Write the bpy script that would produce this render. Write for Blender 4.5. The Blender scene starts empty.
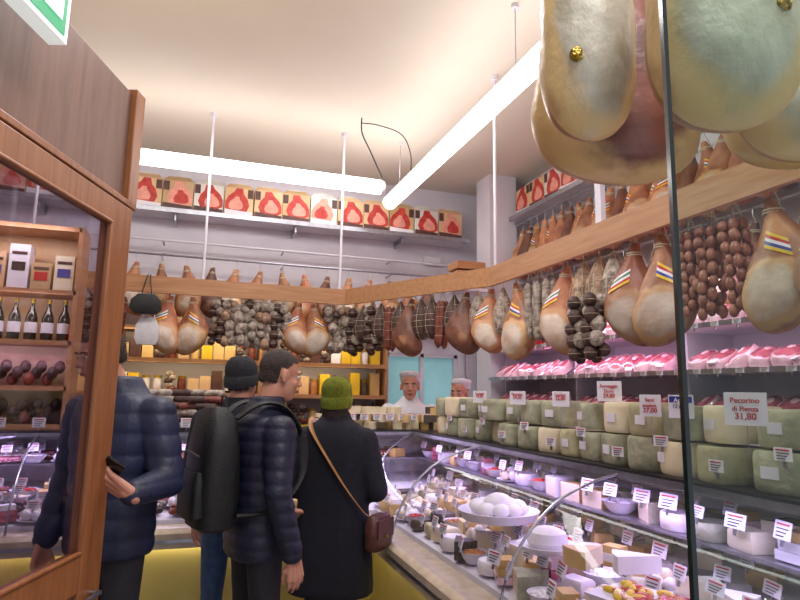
import bpy, bmesh, math, random
from mathutils import Matrix, Vector
random.seed(7)
R=math.radians
scene=bpy.context.scene
TH=R(18.5)
def W(a,b,z=0.0):
    return Vector((a*math.cos(TH)+b*math.sin(TH), -a*math.sin(TH)+b*math.cos(TH), z))
MD=Matrix.Rotation(-TH,4,'Z')
# ------------------------------------------------------------------ materials
def lin(c):
    o=[]
    for x in c:
        x=x/255.0
        o.append(x/12.92 if x<=0.04045 else ((x+0.055)/1.055)**2.4)
    return (o[0],o[1],o[2],1.0)
def pmat(name,c1,c2=None,scale=8,rough=0.6,bump=0.0,metal=0.0,emit=0.0,detail=4,lo=0.35,hi=0.65,bscale=None,spec=0.5,coat=0.0,wave=None,ecol=None):
    m=bpy.data.materials.new(name); m.use_nodes=True
    nt=m.node_tree; b=nt.nodes['Principled BSDF']
    b.inputs['Roughness'].default_value=rough
    b.inputs['Metallic'].default_value=metal
    b.inputs['Specular IOR Level'].default_value=spec
    b.inputs['Coat Weight'].default_value=coat
    c2=c2 or tuple(max(0,x*0.9) for x in c1)
    tc=nt.nodes.new('ShaderNodeTexCoord')
    oi=nt.nodes.new('ShaderNodeObjectInfo')
    mul=nt.nodes.new('ShaderNodeMath'); mul.operation='MULTIPLY'; mul.inputs[1].default_value=20
    nt.links.new(oi.outputs['Random'],mul.inputs[0])
    n=nt.nodes.new('ShaderNodeTexNoise'); n.noise_dimensions='4D'
    n.inputs['Scale'].default_value=scale; n.inputs['Detail'].default_value=detail
    nt.links.new(tc.outputs['Object'],n.inputs['Vector']); nt.links.new(mul.outputs[0],n.inputs['W'])
    r=nt.nodes.new('ShaderNodeValToRGB')
    r.color_ramp.elements[0].position=lo; r.color_ramp.elements[1].position=hi
    r.color_ramp.elements[0].color=lin(c1); r.color_ramp.elements[1].color=lin(c2)
    nt.links.new(n.outputs['Fac'],r.inputs['Fac'])
    nt.links.new(r.outputs['Color'],b.inputs['Base Color'])
    if bump>0:
        bn=nt.nodes.new('ShaderNodeBump'); bn.inputs['Strength'].default_value=bump; bn.inputs['Distance'].default_value=0.01
        if wave:
            w=nt.nodes.new('ShaderNodeTexWave'); w.bands_direction=wave[0]; w.inputs['Scale'].default_value=wave[1]; w.inputs['Distortion'].default_value=wave[2]
            nt.links.new(tc.outputs['Object'],w.inputs['Vector']); nt.links.new(w.outputs['Fac'],bn.inputs['Height'])
        else:
            n2=nt.nodes.new('ShaderNodeTexNoise'); n2.inputs['Scale'].default_value=bscale or scale*3
            nt.links.new(tc.outputs['Object'],n2.inputs['Vector']); nt.links.new(n2.outputs['Fac'],bn.inputs['Height'])
        nt.links.new(bn.outputs['Normal'],b.inputs['Normal'])
    if emit>0:
        b.inputs['Emission Color'].default_value=lin(ecol or c1); b.inputs['Emission Strength'].default_value=emit
    return m
def hammat(name,r1,r2,rim,f1,f2,rough=.5,sp=9,coat=.1,edge=.3,th=(.62,.71,.74,.84),vmin=.62):
    """rind / rim / lard-face blended through the mesh attribute 'lard' plus noise"""
    m=bpy.data.materials.new(name); m.use_nodes=True
    nt=m.node_tree; b=nt.nodes['Principled BSDF']; b.inputs['Roughness'].default_value=rough; b.inputs['Coat Weight'].default_value=coat; b.inputs['Coat Roughness'].default_value=.3
    L=nt.links.new; N=nt.nodes.new
    tc=N('ShaderNodeTexCoord'); oi=N('ShaderNodeObjectInfo'); mul=N('ShaderNodeMath'); mul.operation='MULTIPLY'; mul.inputs[1].default_value=30; L(oi.outputs['Random'],mul.inputs[0])
    def noise(s,d=6):
        n=N('ShaderNodeTexNoise'); n.noise_dimensions='4D'; n.inputs['Scale'].default_value=s; n.inputs['Detail'].default_value=d; L(tc.outputs['Object'],n.inputs['Vector']); L(mul.outputs[0],n.inputs['W']); return n.outputs['Fac']
    def ramp(f,c1,c2,lo=.35,hi=.65):
        r=N('ShaderNodeValToRGB'); r.color_ramp.elements[0].position=lo; r.color_ramp.elements[1].position=hi; r.color_ramp.elements[0].color=lin(c1); r.color_ramp.elements[1].color=lin(c2); L(f,r.inputs['Fac']); return r
    rr=ramp(noise(sp),r1,r2); ff=ramp(noise(sp*.9,10),f1,f2,.38,.66)
    at=N('ShaderNodeAttribute'); at.attribute_name='lard'
    nz=noise(12); ma=N('ShaderNodeMath'); ma.operation='MULTIPLY_ADD'; ma.inputs[1].default_value=edge; L(nz,ma.inputs[0]); L(at.outputs['Fac'],ma.inputs[2])
    def sstep(lo,hi):
        q=N('ShaderNodeMapRange'); q.interpolation_type='SMOOTHSTEP'; q.inputs['From Min'].default_value=lo; q.inputs['From Max'].default_value=hi; L(ma.outputs[0],q.inputs['Value']); return q.outputs['Result']
    def mix(f,a,c):
        x=N('ShaderNodeMix'); x.data_type='RGBA'; L(f,x.inputs['Factor']); L(a,x.inputs['A'])
        if isinstance(c,tuple): x.inputs['B'].default_value=c
        else: L(c,x.inputs['B'])
        return x.outputs['Result']
    c=mix(sstep(th[0],th[1]),rr.outputs['Color'],lin(rim)); c=mix(sstep(th[2],th[3]),c,ff.outputs['Color'])
    hs=N('ShaderNodeHueSaturation'); mr=N('ShaderNodeMapRange'); mr.inputs['To Min'].default_value=vmin; mr.inputs['To Max'].default_value=1.1; L(oi.outputs['Random'],mr.inputs['Value']); L(mr.outputs['Result'],hs.inputs['Value']); hs.inputs['Saturation'].default_value=.95; L(c,hs.inputs['Color'])
    L(hs.outputs['Color'],b.inputs['Base Color'])
    bn=N('ShaderNodeBump'); bn.inputs['Strength'].default_value=.6; bn.inputs['Distance'].default_value=.01; L(noise(24),bn.inputs['Height']); L(bn.outputs['Normal'],b.inputs['Normal'])
    return m
def woodmat(name,c1,c2,scale=3,rough=0.45,axis='Z'):
    m=bpy.data.materials.new(name); m.use_nodes=True
    nt=m.node_tree; b=nt.nodes['Principled BSDF']; b.inputs['Roughness'].default_value=rough
    tc=nt.nodes.new('ShaderNodeTexCoord'); mp=nt.nodes.new('ShaderNodeMapping')
    mp.inputs['Scale'].default_value={'Z':(14,14,1.2),'X':(1.2,14,14),'Y':(14,1.2,14)}[axis]
    nt.links.new(tc.outputs['Object'],mp.inputs['Vector'])
    n=nt.nodes.new('ShaderNodeTexNoise'); n.inputs['Scale'].default_value=scale; n.inputs['Detail'].default_value=8; n.inputs['Distortion'].default_value=0.6
    nt.links.new(mp.outputs['Vector'],n.inputs['Vector'])
    r=nt.nodes.new('ShaderNodeValToRGB'); r.color_ramp.elements[0].position=0.3; r.color_ramp.elements[1].position=0.7
    r.color_ramp.elements[0].color=lin(c1); r.color_ramp.elements[1].color=lin(c2)
    nt.links.new(n.outputs['Fac'],r.inputs['Fac']); nt.links.new(r.outputs['Color'],b.inputs['Base Color'])
    return m
def glassmat(name,tint=(255,255,255),refl=0.04,edge=0.5):
    """thin pane: straight-through transmission, Schlick-like reflection on both faces"""
    m=bpy.data.materials.new(name); m.use_nodes=True
    nt=m.node_tree; nt.nodes.clear(); N=nt.nodes.new; L=nt.links.new
    o=N('ShaderNodeOutputMaterial'); t=N('ShaderNodeBsdfTransparent'); g=N('ShaderNodeBsdfGlossy')
    t.inputs['Color'].default_value=lin(tint); g.inputs['Roughness'].default_value=0.03
    mx=N('ShaderNodeMixShader'); lw=N('ShaderNodeLayerWeight'); lw.inputs['Blend'].default_value=.5
    pw=N('ShaderNodeMath'); pw.operation='POWER'; pw.inputs[1].default_value=4.5; L(lw.outputs['Facing'],pw.inputs[0])
    ad=N('ShaderNodeMath'); ad.operation='MULTIPLY_ADD'; ad.inputs[1].default_value=edge; ad.inputs[2].default_value=refl; ad.use_clamp=True; L(pw.outputs[0],ad.inputs[0])
    L(ad.outputs[0],mx.inputs['Fac']); L(t.outputs[0],mx.inputs[1]); L(g.outputs[0],mx.inputs[2]); L(mx.outputs[0],o.inputs['Surface'])
    return m
M={}
M['ceil']=pmat('ceiling_plaster',(222,212,198),(216,206,191),1.2,0.9,bump=0.05,bscale=40)
M['wall']=pmat('wall_plaster',(224,220,228),(214,209,219),2,0.85,bump=0.05,bscale=50)
M['floor']=pmat('floor_tile',(156,152,146),(132,128,122),5,0.35)
M['wood']=woodmat('band_wood',(168,116,74),(188,140,98),3,0.45,'X')
M['woodY']=woodmat('band_wood_y',(168,118,80),(190,144,106),3,0.45,'Y')
M['door']=woodmat('door_wood',(134,80,44),(164,106,62),3,0.4,'Z')
M['panel']=woodmat('panel_wood',(112,80,66),(134,98,80),2.5,0.5,'Z')
M['glass']=glassmat('counter_glass',(250,250,255),0.04,.6)
M['dglass']=glassmat('door_glass',(232,228,238),0.06,.5)
M['sglass']=glassmat('side_glass',(238,246,241),0.015,.4)
M['gedge']=pmat('glass_edge_dark',(20,40,36),(14,28,26),5,0.2)
M['steel']=pmat('brushed_steel',(180,180,190),(160,160,170),20,0.3,metal=0.9)
M['dark']=pmat('dark_rail',(38,34,40),(30,28,32),5,0.35)
M['white']=pmat('white_enamel',(222,218,226),(210,206,214),5,0.45)
M['yellow']=pmat('yellow_front_panel',(222,200,116),(210,188,98),3,0.4)
M['beige']=pmat('stone_lip',(206,190,166),(184,166,144),14,0.35)
M['tube']=pmat('lamp_diffuser',(255,252,248),None,1,0.4,emit=8.5,ecol=(255,251,248))
M['ham1']=hammat('ham_rind_gold',(200,134,80),(140,74,42),(214,168,116),(224,208,190),(190,160,136))
M['ham2']=hammat('ham_rind_red',(160,76,48),(192,128,80),(200,146,100),(220,202,184),(180,146,122))
M['ham3']=hammat('ham_rind_brown',(132,78,50),(86,46,34),(170,120,80),(200,174,146),(150,114,88))
M['agedface']=hammat('aged_ham_mould',(200,148,84),(158,104,58),(228,194,124),(210,206,186),(152,140,110),.36,7,.45,.2,(.46,.55,.60,.72),.95)
M['agedmeat']=hammat('aged_ham_meat',(214,172,102),(180,126,68),(218,180,108),(128,70,48),(80,40,30),.36,8,.45,.2,(.46,.55,.60,.70),.95)
M['string']=pmat('butcher_string',(214,200,170),None,10,0.8)
M['gold']=pmat('gold_foil',(190,160,60),(120,92,30),60,0.3,metal=0.7,bump=0.6)
M['lab_y']=pmat('label_yellow',(236,196,44),None,5,0.4)
M['lab_r']=pmat('label_red',(196,30,36),None,5,0.4)
M['lab_b']=pmat('label_blue',(40,60,150),None,5,0.4)
M['lab_g']=pmat('label_green',(30,120,60),None,5,0.4)
M['lab_k']=pmat('label_black',(24,22,26),None,5,0.4)
M['lab_w']=pmat('label_white',(232,228,232),(222,218,226),5,0.5)
M['sack']=pmat('netted_culatello',(180,146,118),(114,84,66),22,0.6,bump=0.8,bscale=45)
M['sackd']=pmat('dark_cured_meat',(88,60,52),(52,34,32),18,0.55,bump=0.8,bscale=40)
M['salg']=pmat('moulded_salami',(196,182,168),(106,88,80),30,0.65,bump=0.7,bscale=60)
M['salr']=pmat('red_salami',(140,72,52),(92,42,34),24,0.5,bump=0.6,bscale=50)
M['saub']=pmat('sausage',(176,114,92),(128,70,58),20,0.45,bump=0.4,coat=0.1)
M['chg']=pmat('cheese_rind_grey',(186,184,154),(136,136,112),11,0.6,bump=0.6,bscale=35,detail=8)
M['chg2']=pmat('cheese_rind_straw',(202,194,154),(162,154,118),11,0.55,bump=0.5,bscale=35,detail=8)
M['chk']=pmat('cheese_rind_dark',(96,84,70),(66,58,50),9,0.6,bump=0.4)
M['chy']=pmat('cheese_rind_yellow',(218,186,120),(196,156,92),7,0.5,bump=0.2)
M['chc']=pmat('cheese_paste',(236,224,194),(222,206,170),10,0.5,bump=0.1)
M['chw']=pmat('fresh_white_cheese',(240,236,236),(224,218,222),8,0.45,bump=0.2)
M['red']=pmat('red_peppers',(196,50,34),(150,30,22),14,0.3,bump=0.3)
M['nut']=pmat('nuts',(210,150,96),(170,104,60),60,0.5,bump=0.8)
M['pinkmeat']=pmat('vacuum_packed_ham',(200,112,126),(142,56,76),16,0.18,bump=0.5,bscale=20,coat=0.8)
M['pinkfat']=pmat('packed_ham_fat',(236,206,212),(206,156,172),12,0.2,bump=0.4,coat=0.8)
M['pack_t']=pmat('carton_tan',(222,188,146),(206,168,124),3,0.5)
M['pack_o']=pmat('carton_olive',(200,166,120),None,3,0.5)
M['pack_w']=pmat('carton_white',(228,222,214),None,3,0.5)
M['pack_red']=pmat('carton_ham_print',(200,66,54),(166,40,38),20,0.5)
M['pack_pink']=pmat('carton_ham_pink',(234,158,138),None,20,0.5)
M['pack_br']=pmat('carton_brown_print',(96,60,52),(70,44,40),20,0.5)
M['redbag']=pmat('red_bags',(220,30,44),(186,18,30),8,0.3)
M['bottle']=pmat('bottle_glass',(36,40,24),(24,28,16),5,0.12)
M['cyan']=pmat('lit_back_room',(150,205,210),None,3,0.6,emit=0.3)
M['green']=pmat('exit_green',(20,140,90),None,3,0.4,emit=0.9)
M['ewhite']=pmat('exit_white',(240,250,245),None,3,0.4,emit=0.5)
M['skin']=pmat('skin',(208,152,126),(192,132,108),10,0.5,bump=0.05)
M['hair']=pmat('dark_brown_hair',(62,48,40),(38,28,24),60,0.75,bump=0.9,bscale=160)
M['eye']=pmat('eye_white',(232,228,224),None,5,0.3)
M['iris']=pmat('iris',(46,30,22),None,5,0.3)
M['lip']=pmat('lips',(168,92,84),None,5,0.5)
M['navy']=pmat('navy_puffer',(30,33,56),(22,24,44),10,0.5,bump=0.25,bscale=60)
M['navy2']=pmat('dark_blue_jacket',(34,42,74),(26,32,56),10,0.5,bump=0.25,bscale=60)
M['coat']=pmat('dark_wool_coat',(24,24,36),(17,17,26),40,0.9,bump=0.2,bscale=120)
M['black']=pmat('black_nylon',(22,24,24),(15,17,17),20,0.6,bump=0.3,bscale=90)
M['trous']=pmat('dark_trousers',(34,32,38),(26,24,30),20,0.8)
M['jeans']=pmat('blue_jeans',(58,82,116),(44,64,96),30,0.8)
M['beanieg']=pmat('green_knit',(150,158,38),(122,130,26),60,0.9,bump=0.9,wave=('X',60,0.5))
M['beaniek']=pmat('charcoal_knit',(44,44,50),(32,32,36),60,0.9,bump=0.8)
M['tan']=pmat('tan_leather',(172,124,72),(150,104,58),20,0.5)
M['brown']=pmat('brown_leather',(92,52,44),(70,38,32),20,0.4)
M['cotton']=pmat('white_cotton',(226,224,228),(210,208,214),20,0.8)
M['phone']=pmat('phone_black',(16,16,18),None,5,0.15)
M['bag']=pmat('plastic_bag',(214,212,210),(190,188,188),10,0.4,bump=0.6)
M['cable']=pmat('black_cable',(20,18,18),None,5,0.5)
M['soil']=pmat('shoe',(26,22,20),None,5,0.5)

# ------------------------------------------------------------------ mesh builder
def catmull(pts,n):
    out=[]; L=len(pts)
    for i in range(L-1):
        p0=pts[max(i-1,0)];p1=pts[i];p2=pts[i+1];p3=pts[min(i+2,L-1)]
        for k in range(n):
            t=k/n
            out.append(tuple(0.5*((2*b)+(-a+c)*t+(2*a-5*b+4*c-d)*t*t+(-a+3*b-3*c+d)*t**3) for a,b,c,d in zip(p0,p1,p2,p3)))
    out.append(tuple(pts[-1])); return out
class MB:
    def __init__(s): s.v=[];s.f=[];s.m=[];s.mats=[];s.lard=None
    def mi(s,mat):
        if isinstance(mat,str): mat=M[mat]
        if mat not in s.mats: s.mats.append(mat)
        return s.mats.index(mat)
    def add(s,vs,fs,mat,X=None):
        o=len(s.v)
        for p in vs:
            p=Vector(p)
            if X is not None: p=X@p
            s.v.append(p)
        if isinstance(mat,(list,tuple)):
            for f,mm in zip(fs,mat): s.f.append([i+o for i in f]); s.m.append(s.mi(mm))
        else:
            k=s.mi(mat)
            for f in fs: s.f.append([i+o for i in f]); s.m.append(k)
    def box(s,c,d,mat,X=None,taper=1.0):
        x,y,z=d[0]/2,d[1]/2,d[2]/2
        vs=[]
        for sz in (-1,1):
            t=1.0 if sz<0 else taper
            for sx,sy in ((-1,-1),(1,-1),(1,1),(-1,1)): vs.append((c[0]+sx*x*t,c[1]+sy*y*t,c[2]+sz*z))
        s.add(vs,[(3,2,1,0),(4,5,6,7),(0,1,5,4),(1,2,6,5),(2,3,7,6),(3,0,4,7)],mat,X)
    def loft(s,rings,mat,cap=True,X=None,closed=True):
        n=len(rings[0]); vs=[p for r in rings for p in r]; fs=[]
        for i in range(len(rings)-1):
            for j in range(n if closed else n-1):
                k=(j+1)%n
                fs.append((i*n+j,i*n+k,(i+1)*n+k,(i+1)*n+j))
        if cap:
            fs.append(tuple(range(n))[::-1]); fs.append(tuple(range((len(rings)-1)*n,len(rings)*n)))
        s.add(vs,fs,mat,X)
    def cyl(s,p,q,r1,r2=None,mat='steel',n=12,X=None):
        r2=r1 if r2 is None else r2
        p=Vector(p);q=Vector(q);d=(q-p)
        if d.length<1e-6:return
        d.normalize(); a=d.orthogonal().normalized(); b=d.cross(a)
        s.loft([[c+(a*math.cos(2*math.pi*j/n)+b*math.sin(2*math.pi*j/n))*r for j in range(n)] for c,r in ((p,r1),(q,r2))],mat,True,X)
    def ell(s,c,r,mat,n=14,m=9,X=None):
        if isinstance(r,(int,float)): r=(r,r,r)
        vs=[(c[0],c[1],c[2]-r[2])];fs=[]
        for i in range(1,m):
            t=-math.pi/2+math.pi*i/m
            for j in range(n):
                a=2*math.pi*j/n
                vs.append((c[0]+r[0]*math.cos(t)*math.cos(a),c[1]+r[1]*math.cos(t)*math.sin(a),c[2]+r[2]*math.sin(t)))
        vs.append((c[0],c[1],c[2]+r[2])); top=len(vs)-1
        for j in range(n):
            k=(j+1)%n
            fs.append((0,1+k,1+j)); fs.append((top,top-n+j,top-n+k))
            for i in range(m-2):
                fs.append((1+i*n+j,1+i*n+k,1+(i+1)*n+k,1+(i+1)*n+j))
        s.add(vs,fs,mat,X)
    def cap(s,p,r1,q,r2,mat,n=14,X=None):
        p=Vector(p);q=Vector(q); s.cyl(p,q,r1,r2,mat,n,X); s.ell(p,r1,mat,n,8,X); s.ell(q,r2,mat,n,8,X)
    def lathe(s,prof,c,mat,n=20,X=None,cap=True,sy=1.0):
        s.loft([[(c[0]+r*math.cos(2*math.pi*j/n),c[1]+sy*r*math.sin(2*math.pi*j/n),c[2]+z) for j in range(n)] for r,z in prof],mat,cap,X)
    def tube(s,pts,r,mat,n=8,X=None,flat=None):
        pts=[Vector(p) for p in pts]; rings=[]
        for i,p in enumerate(pts):
            d=(pts[min(i+1,len(pts)-1)]-pts[max(i-1,0)]).normalized()
            up=Vector((0,0,1)) if abs(d.z)<0.95 else Vector((1,0,0))
            a=d.cross(up).normalized(); b=a.cross(d)
            rr=r if not flat else flat
            rings.append([p+a*math.cos(2*math.pi*j/n)*r+b*math.sin(2*math.pi*j/n)*rr for j in range(n)])
        s.loft(rings,mat,True,X)
    def mesh(s,name):
        me=bpy.data.meshes.new(name); me.from_pydata([tuple(p) for p in s.v],[],s.f)
        for m in s.mats: me.materials.append(m)
        me.polygons.foreach_set('material_index',s.m)
        bm=bmesh.new(); bm.from_mesh(me); bmesh.ops.recalc_face_normals(bm,faces=bm.faces); bm.to_mesh(me); bm.free()
        me.polygons.foreach_set('use_smooth',[True]*len(me.polygons)); me.set_sharp_from_angle(angle=R(42))
        if s.lard:
            at=me.attributes.new('lard','FLOAT','POINT')
            at.data.foreach_set('value',s.lard+[0.0]*(len(me.vertices)-len(s.lard)))
        me.update()
        return me
    def obj(s,name,parent=None,bevel=0,loc=None):
        o=bpy.data.objects.new(name,s.mesh(name)); scene.collection.objects.link(o)
        if parent: o.parent=parent
        if bevel:
            b=o.modifiers.new('bevel','BEVEL'); b.width=bevel; b.segments=2; b.limit_method='ANGLE'; b.angle_limit=R(50)
        return o
def inst(name,me,loc,rz=0,sc=1.0,tilt=0,ty=0):
    o=bpy.data.objects.new(name,me); scene.collection.objects.link(o)
    o.location=loc; o.rotation_euler=(tilt,ty,rz); o.scale=(sc,sc,sc) if isinstance(sc,(int,float)) else sc
    return o
def empty(name,X=None):
    e=bpy.data.objects.new(name,None); scene.collection.objects.link(e); e.empty_display_size=0.1
    if X is not None: e.matrix_world=X
    return e
def slab(name,x0,x1,y0,y1,z0,z1,mat,bevel=0):
    b=MB(); b.box(((x0+x1)/2,(y0+y1)/2,(z0+z1)/2),(x1-x0,y1-y0,z1-z0),mat); return b.obj(name,bevel=bevel)

# ------------------------------------------------------------------ room
XL,XR,YB,YF,H=-2.0,3.5,6.5,-1.4,3.98
slab('floor',XL-.1,XR+.1,YF-.1,YB+.1,-0.1,0,'floor')
slab('ceiling',XL-.1,XR+.1,YF-.1,YB+.1,H,H+.1,'ceil')
slab('wall_left',XL-.1,XL,YF-.1,YB+.1,0,H,'wall')
slab('wall_right',XR,XR+.1,YF-.1,YB+.1,0,H,'wall')
b=MB()
for (x0,x1,z0,z1) in ((XL,2.02,0,H),(2.9,XR,0,H),(2.02,2.9,0,1.35),(2.02,2.9,2.0,H)):
    b.box(((x0+x1)/2,YB+.05,(z0+z1)/2),(x1-x0,.1,z1-z0),'wall')
b.obj('wall_back')
b=MB(); b.box((2.46,YB+.09,1.68),(.88,.015,.65),'cyan')
for x in (2.04,2.46,2.88): b.box((x,YB+.04,1.68),(.04,.06,.65),'white')
for z in (1.37,1.98): b.box((2.46,YB+.04,z),(.88,.06,.04),'white')
b.obj('window_1')
b=MB()
for (x0,x1,z0,z1) in ((XL,-1.2,0,H),(2.6,XR,0,H),(-1.2,2.6,2.6,H)):
    b.box(((x0+x1)/2,YF-.05,(z0+z1)/2),(x1-x0,.1,z1-z0),'wall')
b.obj('wall_front')
b=MB(); 
for x in (-1.17,.7,2.57): b.box((x,YF-.05,1.3),(.06,.08,2.6),'door')
for z in (.05,2.57): b.box((.7,YF-.05,z),(3.74,.08,.06),'door')
b.obj('window_2')
slab('column',2.95,3.28,5.75,6.08,0,H,'wall')

# ------------------------------------------------------------------ lamps
def tubelamp(name,p,q,wires,r=.062):
    b=MB(); p=Vector(p);q=Vector(q); d=(q-p).normalized()
    b.cyl(p,q,r,r,'tube',20)
    b.cyl(p-d*.03,p+d*.01,r*.88,r*1.03,'white',20); b.cyl(q-d*.01,q+d*.03,r*1.03,r*.88,'white',20)
    for w in wires: b.cyl(w,(w[0],w[1],H),.004,.004,'steel',6); b.cyl((w[0],w[1],H-.03),(w[0],w[1],H),.025,.025,'white',12)
    return b.obj(name)
tubelamp('tube_pendant_lamp',(-1.3,5.1,3.42),(1.50,5.1,3.42),[(-1.0,5.1,3.48)],.066)
tubelamp('tube_pendant_lamp',(1.75,2.45,3.46),(1.75,5.62,3.46),[(1.75,3.05,3.52),(1.75,5.3,3.52)],.07)
b=MB()
b.tube(catmull([(1.25,4.9,H-.01),(1.27,4.95,3.85),(1.36,4.98,3.7),(1.5,5.05,3.49)],6),.006,'cable')
b.tube(catmull([(1.26,4.92,3.93),(1.4,4.85,3.9),(1.6,4.8,3.82),(1.72,4.9,3.68),(1.75,5.0,3.53)],6),.005,'cable')
b.obj('lamp_cable')

# ------------------------------------------------------------------ wooden band with hanging rails
b=MB()
def board(b,p,q,z0,z1,t,mat):
    p=Vector((p[0],p[1],0));q=Vector((q[0],q[1],0)); d=(q-p); L=d.length; a=math.atan2(d.y,d.x)
    X=Matrix.Translation(p)@Matrix.Rotation(a,4,'Z'); b.box((L/2,0,(z0+z1)/2),(L,t,z1-z0),mat,X)
bp=[(-1.99,5.27),(1.24,5.27),(2.0,3.87),(2.0,.3)]
for i,(p,q) in enumerate(zip(bp,bp[1:])): board(b,p,q,2.33,2.47,.03,'wood' if i<2 else 'woodY')
bq=[(-1.99,5.36),(1.30,5.36),(2.09,3.89),(2.09,.3)]
for p,q in zip(bq,bq[1:]):
    b.cyl((p[0],p[1],2.42),(q[0],q[1],2.42),.014,.014,'steel',10)
for p,q in zip(bp,bq):
    if p[0]>-1.9: b.cyl((p[0],p[1],2.42),(q[0],q[1],2.42),.01,.01,'steel',8)
for (x,y) in ((0,5.3),(1.19,5.3),(2.03,3.87),(-1.3,5.3)):
    b.cyl((x,y,2.4),(x,y,H),.012,.012,'white',10); b.cyl((x,y,H-.04),(x,y,H),.03,.03,'white',12)
b.box((2.03,2.65,(2.4+H)/2),(.03,.05,H-2.4),'white'); b.box((2.03,1.1,(2.4+H)/2),(.03,.05,H-2.4),'white')
b.obj('hanging_rail_fascia')

# ------------------------------------------------------------------ hams and salumi templates
HL=.53
def ham_template(name,mat='ham1',label=0,aged=False,n=40,sub=4,seed=0,lard=1.0):
    rnd=random.Random(seed+11)
    if aged:
        prof=[(0,.02,.02,0),(-.04,.03,.03,0),(-.09,.05,.045,0),(-.15,.1,.075,0),(-.22,.142,.1,0),(-.32,.16,.115,0),(-.42,.167,.12,0),(-.5,.165,.118,0),(-.555,.152,.105,0),(-.595,.125,.085,0),(-.622,.085,.055,0),(-.636,.04,.025,0),(-.64,.01,.008,0)]
    else:
        prof=[(0,.02,.02,0),(-.035,.03,.03,0),(-.07,.038,.036,0),(-.12,.062,.05,.003),(-.18,.092,.068,.003),(-.25,.122,.085,0),(-.32,.14,.097,-.006),(-.39,.143,.1,-.01),(-.45,.128,.09,-.01),(-.495,.09,.064,-.006),(-.522,.045,.034,0),(-HL,.012,.01,0)]
    ps=catmull(prof,sub); b=MB(); vs=[];fs=[];la=[]
    ph=[rnd.uniform(0,6.28) for _ in range(6)]; bend=rnd.choice([-1,1])*.035
    am=.45 if aged else 1
    def pt(z,rx,ry,o,a,off=1.0):
        wob=1+am*(.05*math.sin(2*a+z*9+ph[0])+.035*math.sin(3*a-z*15+ph[1])+.02*math.sin(5*a+z*38+ph[2]))
        t=min(1,max(0,-z/HL))
        sh=bend*math.sin(t*3.1)*1.1-bend*.3
        x=rx*math.cos(a)*wob*off+(0 if aged else sh); y=ry*math.sin(a)*wob*off+o
        return (x,y,z+(.0 if aged else .05*math.cos(a)*rx/.14*(t>.5)*(t-.5)*bend/.03))
    for (z,rx,ry,o) in ps:
        for j in range(n):
            a=2*math.pi*j/n; vs.append(pt(z,rx,ry,o,a))
            dx=math.cos(a)*rx/(.165 if aged else .143)
            if aged: u=dx/.97; w=(z+.37)/.27
            else: u=dx/.97; w=(z+.385)/.14
            v=1.0-.5*math.sqrt(u*u+w*w)-(max(0,math.sin(a))*1.2)
            la.append(max(0,v)*lard)
    for i in range(len(ps)-1):
        for j in range(n):
            k=(j+1)%n; fs.append((i*n+j,i*n+k,(i+1)*n+k,(i+1)*n+j))
    fs.append(tuple(range(n))); fs.append(tuple(range((len(ps)-1)*n,len(ps)*n))[::-1])
    b.add(vs,fs,mat); b.lard=la
    if label:
        cols=['lab_y','lab_r','lab_w','lab_b','lab_y'] if label==1 else ['lab_w','lab_g','lab_w','lab_r','lab_y']
        hs=.0145
        def at(z):
            for i in range(len(ps)-1):
                if ps[i][0]>=z>=ps[i+1][0]:
                    t=(z-ps[i][0])/((ps[i+1][0]-ps[i][0]) or 1); return [z]+[ps[i][q]*(1-t)+ps[i+1][q]*t for q in range(1,4)]
            return ps[-1]
        for i in range(5):
            z0=-.16-hs*i; row=[]
            for zz in (z0,z0-hs):
                for q in range(11):
                    a=math.pi*(1.32+.28*q/10)+(.3 if bend>0 else -.1); row.append(pt(*at(zz-.05*(q/10-.5)*(1 if bend>0 else -1)),a,1.05))
            b.add(row,[(q,q+1,q+12,q+11) for q in range(10)],cols[i])
    for z in (-.05,-.062): b.tube([(math.cos(t*.7)*.037,math.sin(t*.7)*.035,z) for t in range(10)],.004,'string',6)
    b.tube([(.03,0,-.05),(.02,0,.0),(0,0,.06),(-.02,0,0),(-.03,0,-.05)],.003,'string',6)
    b.tube([(0,0,.055),(0,.0,.1),(0,.012,.115),(0,.024,.1)],.003,'steel',6)
    return b.mesh(name)
HAM=[ham_template('ham_a','ham1',1,seed=1),ham_template('ham_b','ham2',2,seed=2),ham_template('ham_c','ham1',0,seed=3),ham_template('ham_d','ham3',0,seed=4,lard=.6),ham_template('ham_e','ham2',2,seed=5,lard=.8)]
AGED=ham_template('ham_aged','agedface',0,True,n=96,sub=8)
AGEDB=ham_template('ham_aged_back','agedmeat',0,True,n=96,sub=8,seed=3)
def sack_template(name,mat,L=.36,r=.085):
    b=MB(); prof=catmull([(.008,0),(.022,-.03),(r*.6,-.08),(r*.95,-.16),(r,-.24),(r*.8,-.31),(r*.35,-.35),(.005,-L)],3)
    n=20; rings=[]
    for rr,z in prof: rings.append([(rr*(1+.07*math.cos(4*2*math.pi*j/n))*math.cos(2*math.pi*j/n),rr*(1+.07*math.cos(4*2*math.pi*j/n))*math.sin(2*math.pi*j/n),z) for j in range(n)])
    b.loft(rings,mat)
    for k in range(6):
        a=k*math.pi/3; b.tube([((rr*1.04+.001)*math.cos(a),(rr*1.04+.001)*math.sin(a),z) for rr,z in prof],.0014,'string',5)
    for z in (-.09,-.15,-.2,-.25,-.3):
        rr=min(prof,key=lambda p:abs(p[1]-z))[0]*1.06
        b.tube([(rr*math.cos(t*math.pi/8),rr*math.sin(t*math.pi/8),z) for t in range(17)],.0014,'string',5)
    b.tube([(0,0,-.01),(0,0,.1),(0,.012,.115),(0,.024,.1)],.003,'string',6)
    return b.mesh(name)
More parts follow.
